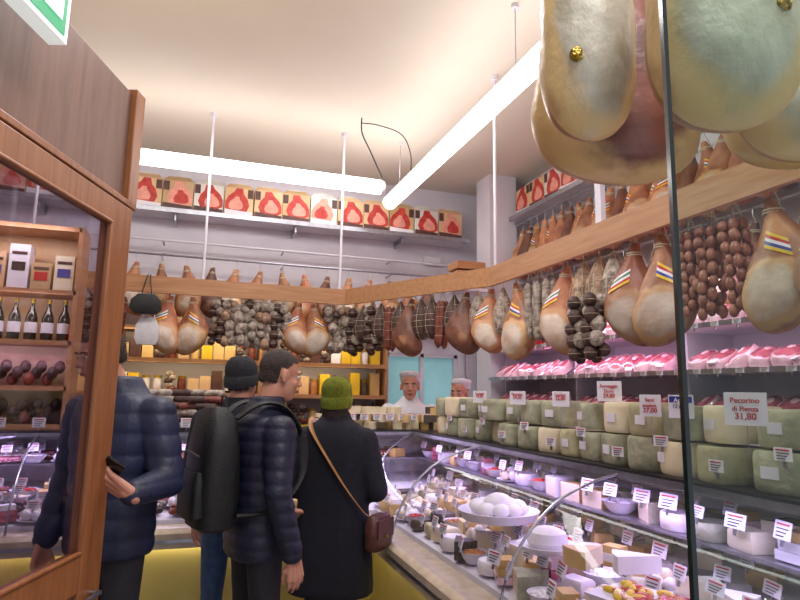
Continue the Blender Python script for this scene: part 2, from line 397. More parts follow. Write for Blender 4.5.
SACK=[sack_template('sack_a','sack'),sack_template('sack_b','sackd'),sack_template('sack_c','salg',.36,.075)]
def salami_template(name,mat,k=4,L=.45,r=.026,seed=1):
    b=MB(); rnd=random.Random(seed)
    for i in range(k):
        a=i*2*math.pi/k; ox,oy=math.cos(a)*r*1.25,math.sin(a)*r*1.25; l=L*(.85+.15*rnd.random()); rr=r*(.9+.2*rnd.random())
        prof=catmull([(.004,-.04),(rr*.7,-.06),(rr,-.1),(rr*1.05,-.25),(rr,-l+.06),(rr*.7,-l+.02),(.004,-l)],3)
        b.lathe(prof,(ox,oy,0),mat,12)
        for z in (-.1,-.18,-.26,-.34): b.tube([(ox+rr*1.05*math.cos(t*math.pi/5),oy+rr*1.05*math.sin(t*math.pi/5),z) for t in range(11)],.0018,'string',4)
        b.tube([(ox,oy,-.045),(ox*.4,oy*.4,.02),(0,0,.06)],.002,'string',5)
    b.tube([(0,0,.05),(0,0,.1),(0,.012,.115),(0,.024,.1)],.003,'steel',6)
    return b.mesh(name)
SAL=[salami_template('sal_a','salg'),salami_template('sal_b','salr',5,seed=2),salami_template('sal_c','saub',5,.4,.022,3)]
def ball_template(name,mats,seed):
    b=MB(); rnd=random.Random(seed)
    z=-.07
    while z>-.42:
        for k in range(3):
            a=k*2.1+rnd.uniform(-.6,.6)+z*20; r=rnd.uniform(.036,.052); d=rnd.uniform(.035,.055); x,y,zz=math.cos(a)*d,math.sin(a)*d,z+rnd.uniform(-.025,.025)
            b.ell((x,y,zz),(r,r,r*rnd.uniform(.95,1.25)),rnd.choice(mats),12,8)
            b.tube([(x+(r*1.03)*math.cos(t*math.pi/5),y+(r*1.03)*math.sin(t*math.pi/5),zz) for t in range(11)],.0015,'string',4)
            b.tube([(x,y,zz),(x*.3,y*.3,.02)],.0015,'string',4)
        z-=rnd.uniform(.075,.1)
    b.tube([(0,0,-.35),(0,0,.06),(0,0,.1),(0,.012,.115),(0,.024,.1)],.003,'string',6)
    return b.mesh(name)
BALL=[ball_template('ball_a',['salg'],1),ball_template('ball_b',['sackd','sackd','salg'],3),ball_template('ball_c',['salg','salg','sackd'],5),ball_template('ball_d',['salg','salg','sack'],9)]
def links_template(name,mat):
    b=MB(); rnd=random.Random(3)
    for c in range(6):
        a=c*1.05; x0,y0=.045*math.cos(a),.045*math.sin(a)
        z=-.06
        while z>-.42:
            j=rnd.uniform(-.012,.012); l=rnd.uniform(.024,.034)
            b.ell((x0+j,y0+rnd.uniform(-.008,.008),z),(.02,.02,l),mat,10,7); z-=l*1.85
        b.tube([(x0,y0,-.05),(x0*.3,0,.04),(0,0,.1),(0,.02,.1)],.002,'string',5)
    return b.mesh(name)
LINK=links_template('links','saub')

RZ=R(-66)
def hang(kind,x,y,rz,sc=1.0):
    nm={'h':'hanging_ham','s':'netted_culatello','l':'salami_bundle','b':'salami_ball_string','k':'sausage_string'}[kind[0]]
    me={'h':HAM,'s':SACK,'l':SAL,'b':BALL,'k':[LINK]}[kind[0]][int(kind[1])]
    return inst(nm,me,(x,y,2.42-.105*sc),rz,sc,ty=random.uniform(-.06,.06))
xr=2.085-.02
seq=[('h0',.55,.98),('h1',.86,.98),('h2',1.14,.98),('h1',1.4,.98),('h0',1.66,.98),('k0',1.84,1.0),('k0',1.96,1.0),('k0',2.08,.95),('h0',2.24,1.0),('h1',2.44,.98),('s2',2.6,1.0),('s0',2.72,1.0),('s0',2.86,1.05),('h1',3.04,1.0),('l0',3.21,1.0),('l0',3.33,1.0),('l0',3.45,.95),('h0',3.62,1.0),('s2',3.82,1.0)]
for k,y,sc in seq: hang(k,xr,y,RZ+random.uniform(-.3,.3),float(sc))
for y in (2.63,2.77): inst('salami_ball_string',BALL[1],(xr-.11,y,2.10),RZ,.8)
d0=Vector((2.07,3.92));d1=Vector((1.31,5.34))
dseq=['h1','s2','h3','s1','l1','s1','s1','h3','s1','l1','s1','b1','s1','b1']
for i,k in enumerate(dseq):
    p=d0.lerp(d1,(i+.5)/len(dseq)); hang(k,p.x,p.y,R(-40)+random.uniform(-.3,.3),.95 if k[0]!='h' else .9)
bseq=[(1.24,'b3'),(1.13,'b2'),(.97,'h0'),(.83,'h1'),(.7,'b0'),(.61,'b1'),(.52,'b3'),(.43,'b2'),(.34,'b0'),(.24,'b3'),(.14,'b1'),(-.06,'h0'),(-.25,'h1'),(-.62,'l1'),(-.75,'s1'),(-.9,'b1'),(-1.05,'h0'),(-1.25,'h1'),(-1.42,'b0'),(-1.56,'h0'),(-1.75,'s1')]
for x,k in bseq: hang(k,x,5.34,R(-12)+random.uniform(-.35,.35)+(random.uniform(0,6) if k[0]=='b' else 0),random.uniform(.86,.98))
# ham rows on the walls
b=MB(); b.cyl((XL,6.24,2.86),(2.92,6.24,2.86),.012,.012,'steel',8); b.cyl((XL,6.3,3.02),(2.92,6.3,3.02),.012,.012,'white',8)
for x in (-1.6,-.4,.8,2.0,2.9): b.cyl((x,6.24,2.86),(x,6.5,2.86),.01,.01,'steel',8); b.cyl((x,6.3,3.02),(x,6.5,3.02),.01,.01,'white',8)
b.obj('wall_hanging_rail')
for i in range(19): inst('hanging_ham',HAM[(i*4+1)%5],(-1.8+i*.235,6.22,2.86-.1),R(random.uniform(-60,40)),.98,ty=random.uniform(-.08,.08))
b=MB(); b.cyl((3.25,.2,3.40),(3.25,5.7,3.40),.012,.012,'steel',8)
for y in (.6,2,3.4,4.8,5.6): b.cyl((3.25,y,3.4),(3.5,y,3.4),.01,.01,'steel',8)
b.obj('wall_hanging_rail')
for i in range(36): inst('hanging_ham',HAM[(i*3+1)%5],(3.23,.45+i*.145,3.40-.1),R(-90+random.uniform(-50,50)),1.0,ty=random.uniform(-.1,.1))
b=MB(); b.cyl((3.22,.2,2.72),(3.22,5.6,2.72),.012,.012,'steel',8)
for y in (.6,2,3.4,4.8,5.5): b.cyl((3.22,y,2.72),(3.5,y,2.72),.01,.01,'steel',8)
b.obj('wall_hanging_rail')
for i in range(30): inst('hanging_ham',HAM[(i*7+2)%5],(3.2,.5+i*.17,2.72-.1),R(-90+random.uniform(-40,40)),.95,ty=random.uniform(-.08,.08))
# big aged hams close to the entrance, on their own ceiling rack
def aged(a,bb,zb,rz,s,me):
    p=W(a,bb); inst('aged_ham',me,(p.x,p.y,zb+.64*s[2]),-TH+rz,s)
    return p,zb+.64*s[2]+.1*s[2]
tops=[aged(.415,1.26,2.11,R(6),(.66,.7,1.1),AGED),aged(.612,1.06,2.045,R(-6),(.86,.85,1.1),AGED),aged(.59,1.56,2.12,R(5),(1.38,1.0,1.05),AGEDB),aged(.93,1.28,2.08,R(-20),(.98,.85,1.1),AGED),aged(1.12,1.62,2.2,R(-20),(1.1,1,1.1),AGEDB),aged(1.3,1.32,2.15,R(-20),(.95,.9,1.1),AGED)]
b=MB(); zr=3.1
for yy in (1.06,1.27,1.58):
    b.cyl(W(.3,yy,zr),W(1.4,yy,zr),.01,.01,'steel',8)
for aa in (.3,1.4):
    b.cyl(W(aa,1.0,zr),W(aa,1.7,zr),.012,.012,'steel',8); b.cyl(W(aa,1.35,zr),W(aa,1.35,H),.012,.012,'steel',8)
for p,z in tops: b.cyl((p.x,p.y,z-.03),(p.x,p.y,zr),.003,.003,'string',6)
b.obj('ceiling_ham_rack')
b=MB()
for a,bb,z in ((.368,1.186,2.27),(.665,.965,2.24)):
    p=W(a,bb,z); b.ell(p,(.016,.012,.016),'gold',12,8)
    for k in range(7):
        an=k*.9; b.ell(p+Vector((math.cos(an)*.01,-.003,math.sin(an)*.01)),.008,'gold',8,6)
b.obj('gold_foil_seal')

# ------------------------------------------------------------------ top shelves with printed cartons
def carton(b,X,w=.288,h=.38,d=.16,v=0):
    side=['pack_t','pack_o','pack_w','pack_t'][v%4]
    b.loft([[(-w/2,-d/2,0),(w/2,-d/2,0),(w/2,d/2,0),(-w/2,d/2,0)],[(-w/2,-d/2,h*.8),(w/2,-d/2,h*.8),(w/2,d/2,h*.8),(-w/2,d/2,h*.8)],[(-w*.36,-.012,h*.97),(w*.36,-.012,h*.97),(w*.36,.012,h*.97),(-w*.36,.012,h*.97)]],side,True,X)
    b.box((0,0,h*.98),(w*.34,.012,h*.06),'pack_w',X)
    y=-d/2-.0025
    def poly(pts,mat,yy): b.add([(x,yy,z) for x,z in pts],[tuple(range(len(pts)))],mat,X)
    s=-1 if v%3==1 else 1
    ham=[(-.035,.30),(.03,.302),(.055,.26),(.11,.21),(.138,.15),(.138,.08),(.09,.05),(-.01,.045),(-.08,.06),(-.105,.12),(-.085,.19),(-.045,.24)]
    poly([(x*s,z) for x,z in ham],'pack_red' if v%5 else 'pack_pink',y); poly([((x*.6+.02)*s,(z-.1)*.55+.1) for x,z in ham],'pack_pink' if v%5 else 'pack_red',y-.002)
    poly([(-.14,.012),(.14,.012),(.14,.05),(-.14,.07)],['pack_br','lab_w','pack_br'][v%3],y-.003)
    poly([(-.14*s,.2),(-.085*s,.2),(-.085*s,.295),(-.14*s,.295)],'pack_br',y-.001)
b=MB(); b.box(((XL+2.9)/2,6.33,3.305),(2.9-XL,.33,.03),'white'); b.box(((XL+2.9)/2,6.16,3.30),(2.9-XL,.012,.05),'steel')
for x in (-1.5,-.3,.9,2.1): b.box((x,6.36,3.25),(.02,.28,.08),'steel')
b.obj('wall_shelf',bevel=.003)
b=MB()
for i in range(16): carton(b,Matrix.Translation((-1.78+i*.298,6.32,3.327))@Matrix.Rotation(R(random.uniform(-3,3)),4,'Z'),v=i)
b.obj('row_of_ham_cartons')
b=MB(); b.box((3.33,(4.2+5.7)/2,3.465),(.33,1.5,.03),'white'); b.box((3.16,4.95,3.46),(.012,1.5,.05),'steel')
b.obj('wall_shelf',bevel=.003)
b=MB()
for i in range(5): carton(b,Matrix.Translation((3.32,4.38+i*.29,3.487))@Matrix.Rotation(R(-90),4,'Z'),h=.36,v=i)
b.obj('row_of_ham_cartons')
b=MB(); b.box((2.55,6.46,3.1),(.22,.06,.1),'white'); b.box((2.55,6.425,3.1),(.18,.01,.07),'lab_w'); b.obj('junction_box',bevel=.004)
b=MB()
for k in range(3):
    z=2.62+k*.1
    for s in (-1,1): b.box((2.6,5.6+s*.12,z+.04),(.3,.012,.07),'wood'); b.box((2.6+s*.15,5.6,z+.04),(.012,.25,.07),'wood')
    b.box((2.6,5.6,z+.002),(.3,.25,.01),'wood')
b.box((2.6,5.6,2.6),(.34,.3,.03),'white'); b.cyl((2.6,5.6,2.6),(2.6,5.6,1.2),.02,.02,'steel'); b.cyl((2.6,5.6,0.03),(2.6,5.6,1.2),.03,.02,'steel'); b.cyl((2.6,5.6,0),(2.6,5.6,.03),.18,.16,'steel',20)
b.obj('stand_with_wooden_crates')

# ------------------------------------------------------------------ counter (swept, mitred)
CX0,CY1=-1.97,.15
def sweep(b,prof,mat,closed=False):
    st=[lambda d:(CX0,3.8+d),lambda d:(1.05+d,3.8+d),lambda d:(1.05+d,CY1)]
    rings=[[(*f(d),z) for d,z in prof] for f in st]
    b.loft(rings,mat,closed,None,closed)
b=MB()
sweep(b,[(.08,.1),(.08,.64),(.12,.64),(.12,.1)],'yellow',True)
sweep(b,[(.14,0),(.14,.1),(.2,.1),(.2,0)],'dark',True)
sweep(b,[(-.03,.66),(-.03,.74),(.0,.765),(.14,.765),(.14,.66)],'beige',True)
sweep(b,[(-.034,.69),(-.034,.71),(-.03,.71),(-.03,.69)],'steel',True)
sweep(b,[(.12,.64),(.12,.79),(.95,.93),(.95,.60)],'white',True)
sweep(b,[(.93,0),(.93,1.24),(.99,1.24),(.99,0)],'white',True)
sweep(b,[(.53,1.235),(.53,1.275),(1.02,1.275),(1.02,1.235)],'dark',True)
sweep(b,[(.515,1.24),(.515,1.265),(.53,1.265),(.53,1.24)],'steel',True)
sweep(b,[(.62,1.055),(.62,1.067),(.93,1.067),(.93,1.055)],'steel',True)
counter=b.obj('deli_display_counter')
gp=catmull([(.0,.765),(.035,.9),(.11,1.03),(.24,1.15),(.40,1.22),(.53,1.25)],4)
b=MB(); sweep(b,gp,'glass'); b.obj('curved_glass',counter)
b=MB()
def rib(f,r=.0055): b.tube([(*f(d-.005),z+.005) for d,z in gp],r,'steel',8)
for y in (3.2,2.0,.8,.17): rib(lambda d,y=y:(1.05+d,y))
for x in (.1,-.9,-1.9): rib(lambda d,x=x:(x,3.8+d))
rib(lambda d:(1.05+d,3.8+d))
b.obj('glass_frame',counter)

# ---- goods
def wedge(b,X,r,h,ang,rind,cut='chc'):
    n=8; vs=[(0,0,0),(0,0,h)]
    for j in range(n+1):
        a=ang*j/n; vs+= [(r*math.cos(a),r*math.sin(a),0.0),(r*1.01*math.cos(a),r*1.01*math.sin(a),h)]
    fs=[];ms=[]
    for j in range(n):
        k=2+2*j; fs.append((k,k+2,k+3,k+1)); ms.append(rind); fs.append((1,k+1,k+3)); ms.append(rind); fs.append((0,k+2,k)); ms.append(rind)
    fs.append((0,2,3,1)); ms.append(cut); e=2+2*n; fs.append((0,1,e+1,e)); ms.append(cut)
    b.add(vs,fs,ms,X)
def wheel(b,X,r,h,mat):
    b.lathe([(r*.9,0),(r*.98,h*.1),(r*1.02,h*.5),(r*.98,h*.9),(r*.9,h)],(0,0,0),mat,20,X)
def bowl(b,X,r,h,content,mat='white'):
    b.lathe([(r*.5,0),(r*.8,h*.4),(r,h),(r*1.06,h*1.02),(r*.95,h*.97),(r*.75,h*.6)],(0,0,0),mat,22,X)
    for k in range(26):
        a=random.uniform(0,6.28);q=r*.75*math.sqrt(random.random()); s=r*.2
        b.ell((q*math.cos(a),q*math.sin(a),h*.8+(r-q)*.18),(s,s*.8,s*.6),content,8,6,X)
    b.lathe([(r*.9,h*.78),(r*.5,h*.9),(.002,h)],(0,0,0),content,18,X)
def tag(b,X,w=.07,h=.05):
    b.box((0,0,h/2+.02),(w,.003,h),'lab_w',X); b.box((0,.004,.02),(.01,.006,.04),'steel',X)
    b.box((0,-.002,h*.82+.02),(w*.75,.002,h*.1),'lab_r',X)
    for k in range(3): b.box((-w*.05*k,-.002,h*(.58-.2*k)+.02),(w*(.7-.12*k),.002,h*.06),'lab_k',X)
def fill(pos,rz,name_g,us,ds,zf,big=1.0,sal=0.0):
    g=MB(); t=MB()
    for u in us:
        for d in ds:
            x,y=pos(u+random.uniform(-.02,.02),d+random.uniform(-.015,.015)); z=zf(d)
            X=Matrix.Translation((x,y,z))@Matrix.Rotation(random.uniform(-.5,.5)+rz,4,'Z')
            k=random.random(); s=big*random.uniform(.85,1.1)
            if random.random()<sal:
                for q in range(4): g.cap((-.05+.01*q,-.03+.022*q,.025+.02*(q%2)),.02,(.05,-.03+.022*q,.025+.02*(q%2)),.019,random.choice(['salr','sackd','salg','pinkmeat']),10,X)
            elif k<.27: wedge(g,X@Matrix.Translation((-.05,-.04,0)),.13*s,.08*s,R(random.choice([50,80,100])),random.choice(['chy','chk','chg','chw']))
            elif k<.45: wheel(g,X,.065*s,.06*s,random.choice(['chw','chy','chg','chw','chk']))
            elif k<.55: g.loft([[(-.055*s,-.04*s,0),(.055*s,-.04*s,0),(.055*s,.04*s,0),(-.055*s,.04*s,0)],[(-.06*s,-.045*s,.01),(.06*s,-.045*s,.01),(.06*s,.045*s,.01),(-.06*s,.045*s,.01)],[(-.058*s,-.043*s,.06*s),(.058*s,-.043*s,.06*s),(.058*s,.043*s,.06*s),(-.058*s,.043*s,.06*s)],[(-.05*s,-.036*s,.07*s),(.05*s,-.036*s,.07*s),(.05*s,.036*s,.07*s),(-.05*s,.036*s,.07*s)]],random.choice(['chc','chw','chy','chg2']),True,X)
            elif k<.68: bowl(g,X,.072*s,.05,random.choice(['chw','red','nut','chc','chw']))
            elif k<.85:
                g.lathe([(.05,0),(.08,.008),(.085,.014),(.05,.008)],(0,0,0),'white',20,X)
                for q in range(7): a=q*1.05; g.ell((.045*math.cos(a)*(q>0),.045*math.sin(a)*(q>0),.035+(.02 if q==0 else 0)),.026,random.choice(['chw','chw','chc']),10,7,X)
            else:
                for q in range(3): g.box((0,0,.018+q*.03),(.12-.02*q,.08-.01*q,.028),random.choice(['pinkfat','chw','chy','pinkmeat']),X)
            if random.random()<.75:
                T=Matrix.Translation((x,y,z+.055*s))@Matrix.Rotation(rz+random.uniform(-.25,.25),4,'Z')@Matrix.Translation((0,-.07,0))@Matrix.Rotation(R(-15),4,'X')
                tag(t,T,random.uniform(.055,.08),random.uniform(.04,.055))
    o=g.obj(name_g,bevel=0); t.obj('price_tags',o)
def fr(a,bv,n): return [a+(bv-a)*i/(n-1) for i in range(n)]
deck=lambda d:.795+(d-.12)*.17
fill(lambda u,d:(1.05+d,u),R(-90),'assorted_cheeses',fr(.3,3.95,27),[.19,.32,.45,.57],deck)
fill(lambda u,d:(1.05+d,u),R(-90),'assorted_cheeses',fr(.3,4.4,27),[.69,.84],lambda d:1.068,1.0)
fill(lambda u,d:(1.05+d,u),R(-90),'assorted_cheeses',fr(.3,4.2,18),[.70,.84],deck,.9)
fill(lambda u,d:(u,3.8+d),0,'assorted_salumi_and_cheeses',fr(-1.85,1.0,20),[.19,.32,.45,.57],deck,1.0,.5)
fill(lambda u,d:(u,3.8+d),0,'assorted_salumi_and_cheeses',fr(-1.85,1.5,23),[.7,.85],lambda d:1.068,1.0,.5)
b=MB(); X=Matrix.Translation((1.36,.95,.96)); b.lathe([(.1,0),(.15,.02),(.17,.05),(.16,.05),(.13,.03)],(0,0,0),'white',28,X)
for k in range(70):
    a=random.uniform(0,6.28);q=.12*math.sqrt(random.random()); b.ell((q*math.cos(a),q*math.sin(a),.05+(.12-q)*.25),(.014,.011,.009),'nut',8,6,X)
b.obj('plate_of_nuts')
b=MB(); X=Matrix.Translation((1.27,1.45,.95))@Matrix.Rotation(R(-75),4,'Z'); b.loft([[(-.17,-.08,0),(.17,-.08,0),(.17,.08,0),(-.17,.08,0)],[(-.19,-.1,.03),(.19,-.1,.03),(.19,.1,.03),(-.19,.1,.03)]],'white',True,X)
for k in range(60): 
    x,y=random.uniform(-.15,.15),random.uniform(-.07,.07); b.ell((x,y,.036),(.028,.013,.012),random.choice(['red','red','nut','lab_y']),8,6,X@Matrix.Translation((x,y,0))@Matrix.Rotation(random.uniform(0,3),4,'Z')@Matrix.Translation((-x,-y,0)))
b.obj('tray_of_stuffed_peppers')
b=MB(); X=Matrix.Translation((1.38,2.62,.97)); b.lathe([(.12,0),(.17,.01),(.19,.05),(.18,.05),(.15,.02)],(0,0,0),'white',28,X)
for k in range(12): a=k*.62; b.ell((.1*math.cos(a),.1*math.sin(a),.06),(.04,.04,.032),'chw',12,8,X)
b.ell((0,0,.08),(.07,.07,.045),'chw',14,9,X); b.obj('plate_of_mozzarella')
b=MB()
for (x,y) in ((1.34,2.14),):
    X=Matrix.Translation((x,y,.95)); b.lathe([(.08,0),(.11,.015),(.12,.03),(.11,.03),(.09,.02)],(0,0,0),'white',26,X)
    b.lathe([(.07,.02),(.08,.04),(.07,.075),(.04,.09),(.003,.093)],(0,0,0),'chw',24,X)
b.obj('plate_of_ricotta')
b=MB(); wedge(b,Matrix.Translation((1.46,1.66,.99))@Matrix.Rotation(R(130),4,'Z'),.15,.055,R(40),'chw','chw'); wedge(b,Matrix.Translation((1.40,1.88,.97))@Matrix.Rotation(R(160),4,'Z'),.14,.06,R(50),'chy','chc'); b.obj('soft_cheese_wedge')

# ---- cheese blocks stacked on top of right counter
g=MB()
y=.45
while y<3.95:
    w=random.uniform(.15,.2)
    for layer in range(2):
        z=1.276+layer*.128
        if layer==1 and random.random()<.12: continue
        x=1.74+random.uniform(-.03,.03); hh=random.uniform(.9,1.0)
        X=Matrix.Translation((x,y+random.uniform(-.01,.01),z))@Matrix.Rotation(R(-90+random.uniform(-18,18)),4,'Z')
        n=14; rings=[]
        for rr,zz in ((.93,0),(.985,.01),(1.0,.03),(1.0,.1),(.985,.117),(.94,.126)):
            ring=[]
            for j in range(n+1):
                a=math.pi+math.pi*j/n; ca,sa=math.cos(a),math.sin(a)
                sq=lambda v:math.copysign(abs(v)**.6,v)
                ring.append((w*.48*rr*sq(ca),.11*rr*sq(sa),zz*hh))
            ring+= [(w*.48*rr,.1,zz*hh),(-w*.48*rr,.1,zz*hh)]
            rings.append(ring)
        g.loft(rings,random.choice(['chg','chg','chg','chg2','chg','chc']),True,X)
        if random.random()<.5: g.box((random.uniform(-.02,.02),-.112,.06),(.05,.004,.035),'lab_w',X)
    y+=w+.01
g.obj('stack_of_pecorino_cheeses')
g=MB()
for k in range(60):
    x=1.55+random.uniform(0,.42); yy=4.38+random.uniform(0,.34); lv=random.randint(0,2) if x>1.75 else random.randint(0,1)
    wedge(g,Matrix.Translation((x,yy,1.276+lv*.055))@Matrix.Rotation(random.uniform(0,6),4,'Z'),.1,.055,R(45),random.choice(['chy','chc','chy','chc','chk']),'chc')
for k in range(46):
    x=.9+random.uniform(0,.62); lv=random.randint(0,2)
    wedge(g,Matrix.Translation((x,4.45+random.uniform(0,.25),1.276+lv*.055))@Matrix.Rotation(random.uniform(0,6),4,'Z'),.1,.055,R(50),random.choice(['chy','chc','chc']),'chc')
g.obj('pile_of_cheese_wedges')
g=MB()
for k in range(150):
    x=random.uniform(-.7,.55); lv=random.randint(0,5); yy=4.45+random.uniform(0,.28); a=random.uniform(-.5,.5)
    L=.06; z=1.30+lv*.045; c,s=math.cos(a)*L,math.sin(a)*L
    g.cap((x-c,yy-s,z),.024,(x+c,yy+s,z),.024,random.choice(['salr','salg','sackd','salg']),10)
g.obj('pile_of_dried_sausages')
t=MB()
for k in range(14):
    x=-1.8+k*.22; tag(t,Matrix.Translation((x,4.38,1.276))@Matrix.Rotation(R(random.uniform(-10,10)),4,'Z'),.075,.06)
for k in range(14):
    yy=.6+k*.24; tag(t,Matrix.Translation((1.605,yy,1.276+.02+.06*(k%2)))@Matrix.Rotation(R(-80+random.uniform(-10,10)),4,'Z'),.055,.038)
for k in range(9):
    x=1.0+k*.1; tag(t,Matrix.Translation((x,4.37,1.33))@Matrix.Rotation(R(-20),4,'Z'),.06,.045)
t.obj('price_tags')
def sign(p,rz,w,h,lines,hdr=None):
    e=empty('price_sign',Matrix.Translation(p)@Matrix.Rotation(rz,4,'Z'))
    b=MB(); b.box((0,0,h/2),(w,.004,h),'lab_w'); b.cyl((0,.004,-.1),(0,.004,.02),.002,.002,'steel',6)
    if hdr: b.box((0,-.003,h*.8),(w*.9,.002,h*.26),hdr)
    b.obj('card',e)
    for i,(s,sz,mt) in enumerate(lines):
        cu=bpy.data.curves.new('lettering','FONT'); cu.body=s; cu.size=sz; cu.align_x='CENTER'; cu.extrude=.0004; cu.offset=.0003
        cu.materials.append(M[mt]); o=bpy.data.objects.new('lettering_%d'%i,cu); scene.collection.objects.link(o); o.parent=e
        o.location=(0,-.0048,h*(.68-.25*i)); o.rotation_euler=(R(90),0,0)
RS=R(-66)
sign((1.60,1.43,1.47),RS,.12,.1,[('Pecorino',.023,'lab_r'),('di Pienza',.021,'lab_r'),('31,80',.028,'lab_r')])
sign((1.60,1.69,1.48),RS,.085,.08,[('Aged',.022,'lab_w'),('12 mesi',.018,'lab_k')],'lab_b')
sign((1.60,1.84,1.48),RS,.08,.08,[('Semi',.018,'lab_r'),('stagion.',.018,'lab_r'),('27,00',.024,'lab_r')])
sign((1.66,2.15,1.53),RS,.11,.085,[('Formaggio',.019,'lab_r'),('Duro',.02,'lab_r'),('29,80',.024,'lab_r')])
sign((1.62,2.45,1.50),RS,.09,.07,[('Caprino',.018,'lab_r'),('22,00',.024,'lab_r')])
sign((1.62,2.85,1.50),RS,.1,.07,[('Pecorino',.02,'lab_r'),('24,50',.026,'lab_r')])
sign((1.62,3.3,1.50),RS,.1,.07,[('Caciotta',.02,'lab_r'),('19,90',.026,'lab_r')])

# ------------------------------------------------------------------ pink-lit shelving on right wall
b=MB(); SZ=(1.42,1.71,1.99)
for z in SZ: b.box((3.2,3.2,z),(.58,5.0,.02),'white'); b.box((2.905,3.2,z),(.012,5.0,.03),'steel')
for y in (.7,1.95,3.2,4.45,5.7): b.box((3.3,y,1.2),(.4,.02,2.4),'white')
b.box((3.2,3.2,.7),(.58,5.0,1.4),'white')
b.obj('refrigerated_wall_shelving')
b=MB()
for z in SZ:
    y=.82
    while y<5.6:
        if min(abs(y-q) for q in (.7,1.95,3.2,4.45,5.7))<.1: y+=.07; continue
        X=Matrix.Translation((3.04,y,z+.065))@Matrix.Rotation(R(-90+random.uniform(-35,35)),4,'Z')@Matrix.Rotation(R(random.uniform(20,42)),4,'X')
        n=14; out=[]
        for a in range(n):
            t=2*math.pi*a/n; out.append(((.085+.015*math.sin(t*2))*math.cos(t),(.12)*math.sin(t)))
        b.loft([[(x*s,yy*s,zz) for x,yy in out] for s,zz in ((.7,-.04),(.98,-.02),(1,.01),(.9,.04),(.86,.043))],'pinkfat',True,X)
        b.loft([[(x*s,yy*s,zz) for x,yy in out] for s,zz in ((.76,.044),(.5,.056),(.1,.06))],'pinkmeat',True,X)
        b.loft([[(x*s+.01,yy*s+.02,zz) for x,yy in out] for s,zz in ((.25,.057),(.2,.062),(.05,.064))],'pinkfat',True,X)
        if random.random()<.4: b.box((0,-.1,.045),(.05,.05,.004),'lab_w',X)
        y+=.145
b.obj('vacuum_packed_hams')
b=MB()
for k in range(14):
    X=Matrix.Translation((2.93,4.62+k*.078,2.0)); b.loft([[(-.025,-.03,0),(.025,-.03,0),(.025,.03,0),(-.025,.03,0)],[(-.032,-.036,.08),(.032,-.036,.08),(.032,.036,.08),(-.032,.036,.08)],[(-.015,-.012,.13),(.015,-.012,.13),(.015,.012,.13),(-.015,.012,.13)],[(-.03,-.02,.165),(.03,-.02,.165),(.03,.02,.165),(-.03,.02,.165)]],'redbag',True,X)
b.obj('row_of_red_bags')
t=MB()
for z in (1.71,1.99):
    for k in range(30): tag(t,Matrix.Translation((2.893,.9+k*.155,z-.035))@Matrix.Rotation(R(-90),4,'Z'),.055,.03)
t.obj('price_tags')

# ------------------------------------------------------------------ back wall shelving
b=MB()
for z in (.9,1.2,1.5,1.82,2.12): b.box((-.03,6.3,z),(3.9,.36,.025),'wood'); b.box((-.03,6.11,z),(3.9,.012,.04),'lab_y' if z<1.3 else 'wood')
for x in (-1.97,-.7,.6,1.91): b.box((x,6.3,1.07),(.025,.36,2.14),'wood')
b.obj('wooden_wall_shelving')
b=MB()
for z in (.915,1.213,1.513,1.833):
    x=-1.9
    while x<1.85:
        k=random.random(); h=random.uniform(.14,.24)
        if k<.45: b.box((x+.05,6.25,z+h/2),(.1,.12,h),random.choice(['pack_t','pack_o','lab_y','lab_w','pack_br','chy']))
        elif k<.7:
            b.lathe([(.035,0),(.04,.01),(.04,.1),(.034,.13),(.034,.15)],(x+.05,6.24,z),random.choice(['chk','nut','lab_w','chy','salr']),12); b.lathe([(.037,.14),(.037,.165)],(x+.05,6.24,z),'gold',12)
        elif k<.85:
            for q in range(5): b.ell((x+.05+.02*math.cos(q*2),6.22,z+.04+.035*q),(.04,.05,.03),random.choice(['salr','salg','sackd']),10,7)
        else:
            b.lathe([(.034,0),(.036,.12),(.014,.18),(.012,.24)],(x+.05,6.24,z),'bottle',12); b.lathe([(.037,.03),(.037,.1)],(x+.05,6.24,z),'lab_w',12)
        x+=.108
        if any(abs(x+.05-q)<.07 for q in (-.7,.6)): x+=.1
b.obj('assorted_groceries')
b=MB()
for k in range(9):
    x=-1.85+k*.42
    if min(abs(x-.6),abs(x+.7))<.12: continue
    b.loft([[(x+math.cos(t*.5236)*r,6.24+math.sin(t*.5236)*r*.8,z) for t in range(12)] for r,z in ((.11,2.134),(.12,2.18),(.12,2.22),(.06,2.25),(.02,2.26))],'chy' if k%2 else 'pack_t')
b.obj('row_of_wrapped_cakes')
b=MB()
b.loft([[(-.40+w*sx,5.24+dd*sy,z) for sx,sy in ((-1,-1),(0,-1.25),(1,-1),(1,1),(0,1.25),(-1,1))] for w,dd,z in ((.07,.03,1.90),(.09,.045,1.95),(.085,.04,2.05),(.055,.02,2.12))],'cotton')
b.tube([(-.45,5.25,2.11),(-.42,5.31,2.3),(-.40,5.36,2.435),(-.38,5.31,2.3),(-.35,5.25,2.11)],.006,'cotton'); b.obj('hanging_cotton_bag')
b=MB()
b.loft([[(-.42+w*sx,5.17+dd*sy,z) for sx,sy in ((-1,-1),(0,-1.25),(1,-1),(1,1),(0,1.25),(-1,1))] for w,dd,z in ((.08,.03,2.14),(.12,.04,2.18),(.11,.035,2.25),(.06,.02,2.3))],'black')
b.tube([(-.46,5.18,2.29),(-.44,5.2,2.4),(-.43,5.27,2.48),(-.43,5.36,2.435),(-.41,5.27,2.48),(-.40,5.2,2.4),(-.38,5.18,2.29)],.005,'black'); b.obj('hanging_black_bag')

